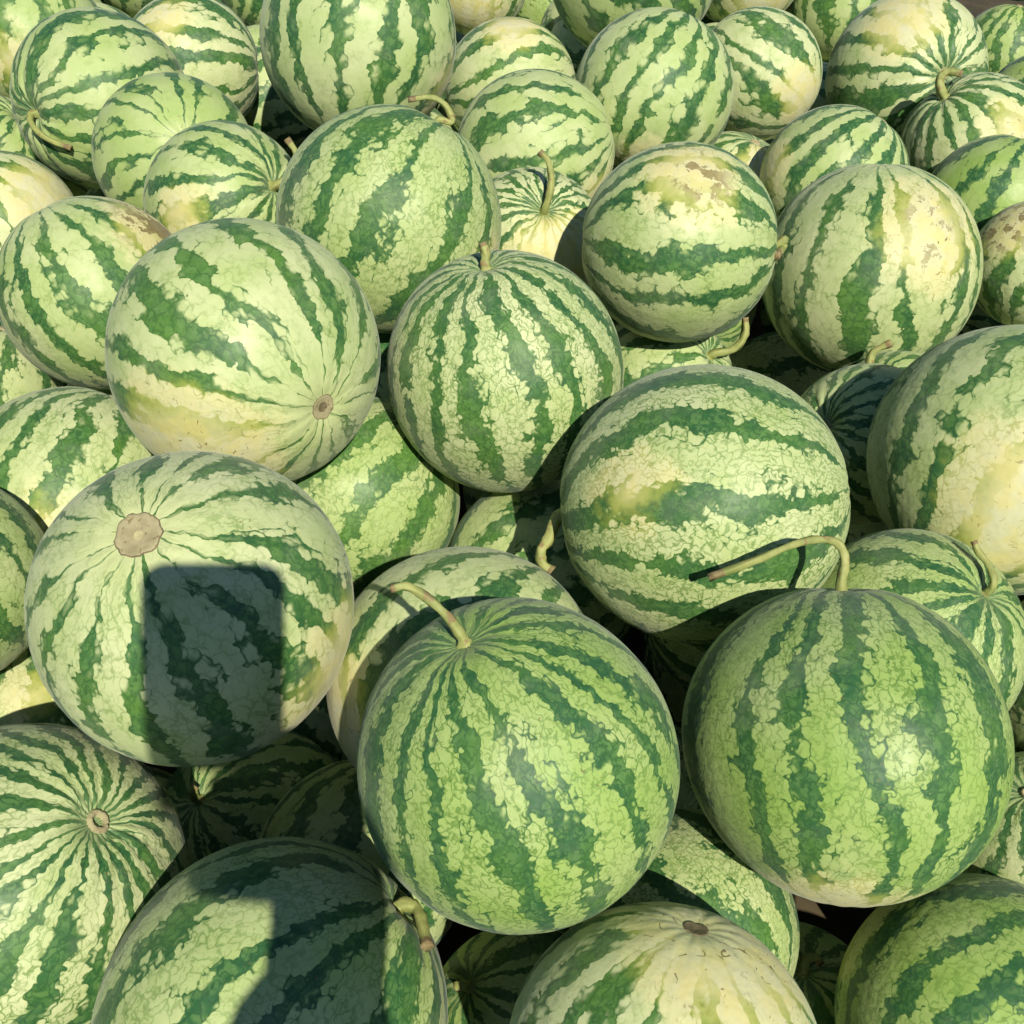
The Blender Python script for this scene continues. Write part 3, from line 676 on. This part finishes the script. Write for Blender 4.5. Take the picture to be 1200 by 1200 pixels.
# ------------------------------------------------------------------ the body of the heap
rf = random.Random(21)
fill_meshes = []
for k in range(5):
    sh = Shape(1.0, 400 + k, 1.0 + 0.015 * (k - 2), 0.1, 12, 0.05)
    fill_meshes.append(rind_mesh(sh, 56, 40, 'watermelon'))
for i, (x, y, z, R, peep) in enumerate(FILL):
    o = bpy.data.objects.new('watermelon', fill_meshes[i % 5])
    COL.objects.link(o)
    o.location = (x, y, z)
    o.scale = (R, R, R)
    o.rotation_euler = (rf.uniform(0, 6.28), rf.uniform(0, 6.28), rf.uniform(0, 6.28))
    set_look(o, 120 + i * 0.77, rf.choice((10, 11, 12, 13)), rf.uniform(0.1, 0.7), rf.uniform(0.3, 0.8), rf.uniform(0.55, 0.85), (0, 0, 1), 0, 0)
    o['category'] = 'watermelon'
    if peep:
        o['label'] = 'shaded watermelon showing only as a sliver down in a gap'
        o['group'] = 'watermelons peeping through gaps in the heap'
    else:
        o['label'] = 'striped watermelon in the unseen body and outskirts of the heap'
        o['group'] = 'watermelons making up the body of the heap'

# ------------------------------------------------------------------ the photographer, whose shadow falls into the picture
def vb(r, u, b):
    """right / up / back of the lens"""
    return CAM + RIGHT * r + UP * u - FWD * b


CASE = simple_material('phone_case', (0.02, 0.02, 0.022), (0.03, 0.03, 0.032), 90, 0.45)
GLASS = simple_material('phone_glass', (0.01, 0.011, 0.013), (0.014, 0.015, 0.017), 20, 0.08, bump=0.0)
SKIN = simple_material('skin', (0.36, 0.20, 0.125), (0.42, 0.25, 0.16), 30, 0.5)
SHIRT = simple_material('grey_shirt', (0.10, 0.12, 0.15), (0.14, 0.16, 0.20), 60, 0.9)
TROUSER = simple_material('dark_trousers', (0.035, 0.04, 0.06), (0.06, 0.065, 0.09), 60, 0.9)
HAIR = simple_material('dark_hair', (0.012, 0.01, 0.008), (0.03, 0.022, 0.016), 90, 0.6)


def slab(name, r0, r1, u0, u1, b0, b1, rad, mat, parent):
    ring = []
    for cx, cy, a0 in ((r1 - rad, u1 - rad, 0), (r0 + rad, u1 - rad, 90), (r0 + rad, u0 + rad, 180), (r1 - rad, u0 + rad, 270)):
        for k in range(9):
            a = math.radians(a0 + k * 11.25)
            ring.append((cx + rad * math.cos(a), cy + rad * math.sin(a)))
    n = len(ring)
    verts, faces = [], []
    cr, cu = (r0 + r1) / 2, (u0 + u1) / 2
    for b, k in ((b0, 0.985), (b0 + (b1 - b0) * 0.25, 1.0), (b1 - (b1 - b0) * 0.25, 1.0), (b1, 0.985)):
        for x, y in ring:
            verts.append(vb(cr + (x - cr) * k, cu + (y - cu) * k, b))
    for k in range(3):
        for j in range(n):
            m = (j + 1) % n
            faces.append((k * n + j, k * n + m, (k + 1) * n + m, (k + 1) * n + j))
    faces.append(tuple(range(n))[::-1])
    faces.append(tuple(range(3 * n, 4 * n)))
    return link_mesh(name, verts, faces, mat, parent, smooth=False)


phone = bpy.data.objects.new('phone', None)
COL.objects.link(phone)
phone['label'] = 'dark phone held up in front of the heap, its shadow on a melon'
phone['category'] = 'phone'
slab('case', -0.0656, 0.0120, -0.1420, 0.0137, 0.0040, 0.0125, 0.0130, CASE, phone)
slab('screen', -0.0620, 0.0085, -0.1380, 0.0100, 0.0120, 0.0129, 0.0070, GLASS, phone)
slab('lens', -0.0060, 0.0060, -0.0060, 0.0060, 0.0028, 0.0045, 0.0059, GLASS, phone)


def person():
    J, E = [], []

    def add(p, r, parent=None):
        J.append((Vector(p), r))
        if parent is not None:
            E.append((parent, len(J) - 1))
        return len(J) - 1

    pelvis = add((0.03, -0.72, 0.27), 0.135)
    waist = add((0.03, -0.71, 0.44), 0.115, pelvis)
    chest = add((0.02, -0.67, 0.62), 0.130, waist)
    collar = add((0.02, -0.64, 0.755), 0.085, chest)
    neck = add((0.02, -0.62, 0.82), 0.052, collar)
    jaw = add((0.02, -0.595, 0.875), 0.066, neck)
    brow = add((0.02, -0.60, 0.945), 0.080, jaw)
    add((0.02, -0.605, 1.005), 0.058, brow)
    nose = add((0.02, -0.515, 0.910), 0.012, jaw)
    for s in (-1, 1):
        hip = add((0.03 + s * 0.10, -0.68, 0.22), 0.095, pelvis)
        mid = add((0.03 + s * 0.125, -0.50, 0.17), 0.078, hip)
        knee = add((0.03 + s * 0.14, -0.32, 0.085), 0.062, mid)
        calf = add((0.03 + s * 0.13, -0.52, 0.065), 0.056, knee)
        ankle = add((0.03 + s * 0.11, -0.78, 0.055), 0.040, calf)
        add((0.03 + s * 0.11, -0.90, 0.035), 0.030, ankle)
    # right arm, raised with the phone
    sh = add((0.19, -0.62, 0.74), 0.062, collar)
    el = add(vb(0.085, -0.43, 0.14), 0.042, sh)
    fa = add(vb(0.045, -0.31, 0.07), 0.042, el)
    wr = add(vb(0.032, -0.222, 0.030), 0.032, fa)
    add(vb(-0.006, -0.186, 0.024), 0.026, wr)
    pa = add(vb(0.040, -0.165, 0.018), 0.033, wr)
    kn = add(vb(0.046, -0.125, 0.006), 0.024, pa)
    for k, u in enumerate((-0.098, -0.118, -0.138, -0.157)):
        a = add(vb(0.032, u, -0.0085), 0.0105, kn if k < 2 else pa)
        b = add(vb(0.000, u + 0.004, -0.0080), 0.0100, a)
        c = add(vb(-0.034, u + 0.005, -0.0075), 0.0095, b)
        add(vb((-0.064, -0.068, -0.060, -0.046)[k], u + 0.002, -0.0040), 0.0088, c)
    t1 = add(vb(0.034, -0.130, 0.030), 0.0125, pa)
    t2 = add(vb(0.012, -0.102, 0.026), 0.0105, t1)
    add(vb(-0.010, -0.082, 0.0215), 0.0085, t2)
    # left arm, hand resting on the thigh
    sl_ = add((-0.15, -0.64, 0.74), 0.062, collar)
    e2 = add((-0.235, -0.64, 0.50), 0.043, sl_)
    w2 = add((-0.15, -0.50, 0.315), 0.027, e2)
    p2 = add((-0.118, -0.445, 0.275), 0.030, w2)
    for k in range(4):
        a = add((-0.135 + k * 0.021, -0.395, 0.262), 0.0095, p2)
        b = add((-0.139 + k * 0.023, -0.365, 0.245), 0.0088, a)
        add((-0.141 + k * 0.024, -0.342 + 0.006 * abs(k - 1), 0.226), 0.0078, b)
    t = add((-0.072, -0.440, 0.262), 0.0115, p2)
    add((-0.058, -0.412, 0.243), 0.0095, t)

    me = bpy.data.meshes.new('person')
    me.from_pydata([tuple(p) for p, r in J], E, [])
    o = bpy.data.objects.new('person', me)
    COL.objects.link(o)
    sk = o.modifiers.new('skin', 'SKIN')
    sk.use_smooth_shade = True
    for i, (p, r) in enumerate(J):
        d = me.skin_vertices[0].data[i]
        d.radius = (r, r)
        d.use_root = (i == 0)
    ss = o.modifiers.new('sub', 'SUBSURF')
    ss.levels = ss.render_levels = 2
    dg = bpy.context.evaluated_depsgraph_get()
    ev = o.evaluated_get(dg)
    body = bpy.data.meshes.new_from_object(ev)
    o.modifiers.clear()
    o.data = body
    body.materials.clear()
    for m in (SKIN, SHIRT, TROUSER):
        body.materials.append(m)
    elb = vb(0.085, -0.43, 0.14)
    for p in body.polygons:
        c = p.center
        k = 0
        if (c - Vector((-0.11, -0.41, 0.265))).length < 0.105 and c.z > 0.215:
            k = 0
        elif c.z < 0.40 and (c.x > -0.06 or c.z < 0.30):
            k = 2 if c.y > -0.80 or c.z > 0.10 else 0
        elif c.z < 0.80 and c.y < elb.y - 0.01:
            k = 1
        p.material_index = k
        p.use_smooth = True
    # hair: a cap over the back and top of the head
    verts, faces = [], []
    S, K = 28, 12
    for i in range(K + 1):
        a = math.pi * 0.62 * i / K
        for j in range(S):
            t_ = 2 * math.pi * j / S
            front = max(0.0, math.sin(t_))
            aa = a * (1 - 0.42 * front)
            n = 1 + 0.03 * mnoise.noise(Vector((math.cos(t_) * 3, math.sin(t_) * 3, aa * 4)))
            verts.append((0.02 + 0.083 * n * math.sin(aa) * math.cos(t_), -0.607 + 0.093 * n * math.sin(aa) * math.sin(t_), 0.948 + 0.108 * n * math.cos(aa)))
    for i in range(K):
        for j in range(S):
            m = (j + 1) % S
            faces.append((i * S + j, (i + 1) * S + j, (i + 1) * S + m, i * S + m))
    link_mesh('hair', verts, faces, HAIR, o)
    o['label'] = 'person kneeling before the heap, raised hand holding a phone, seen as a shadow'
    o['category'] = 'person'


person()
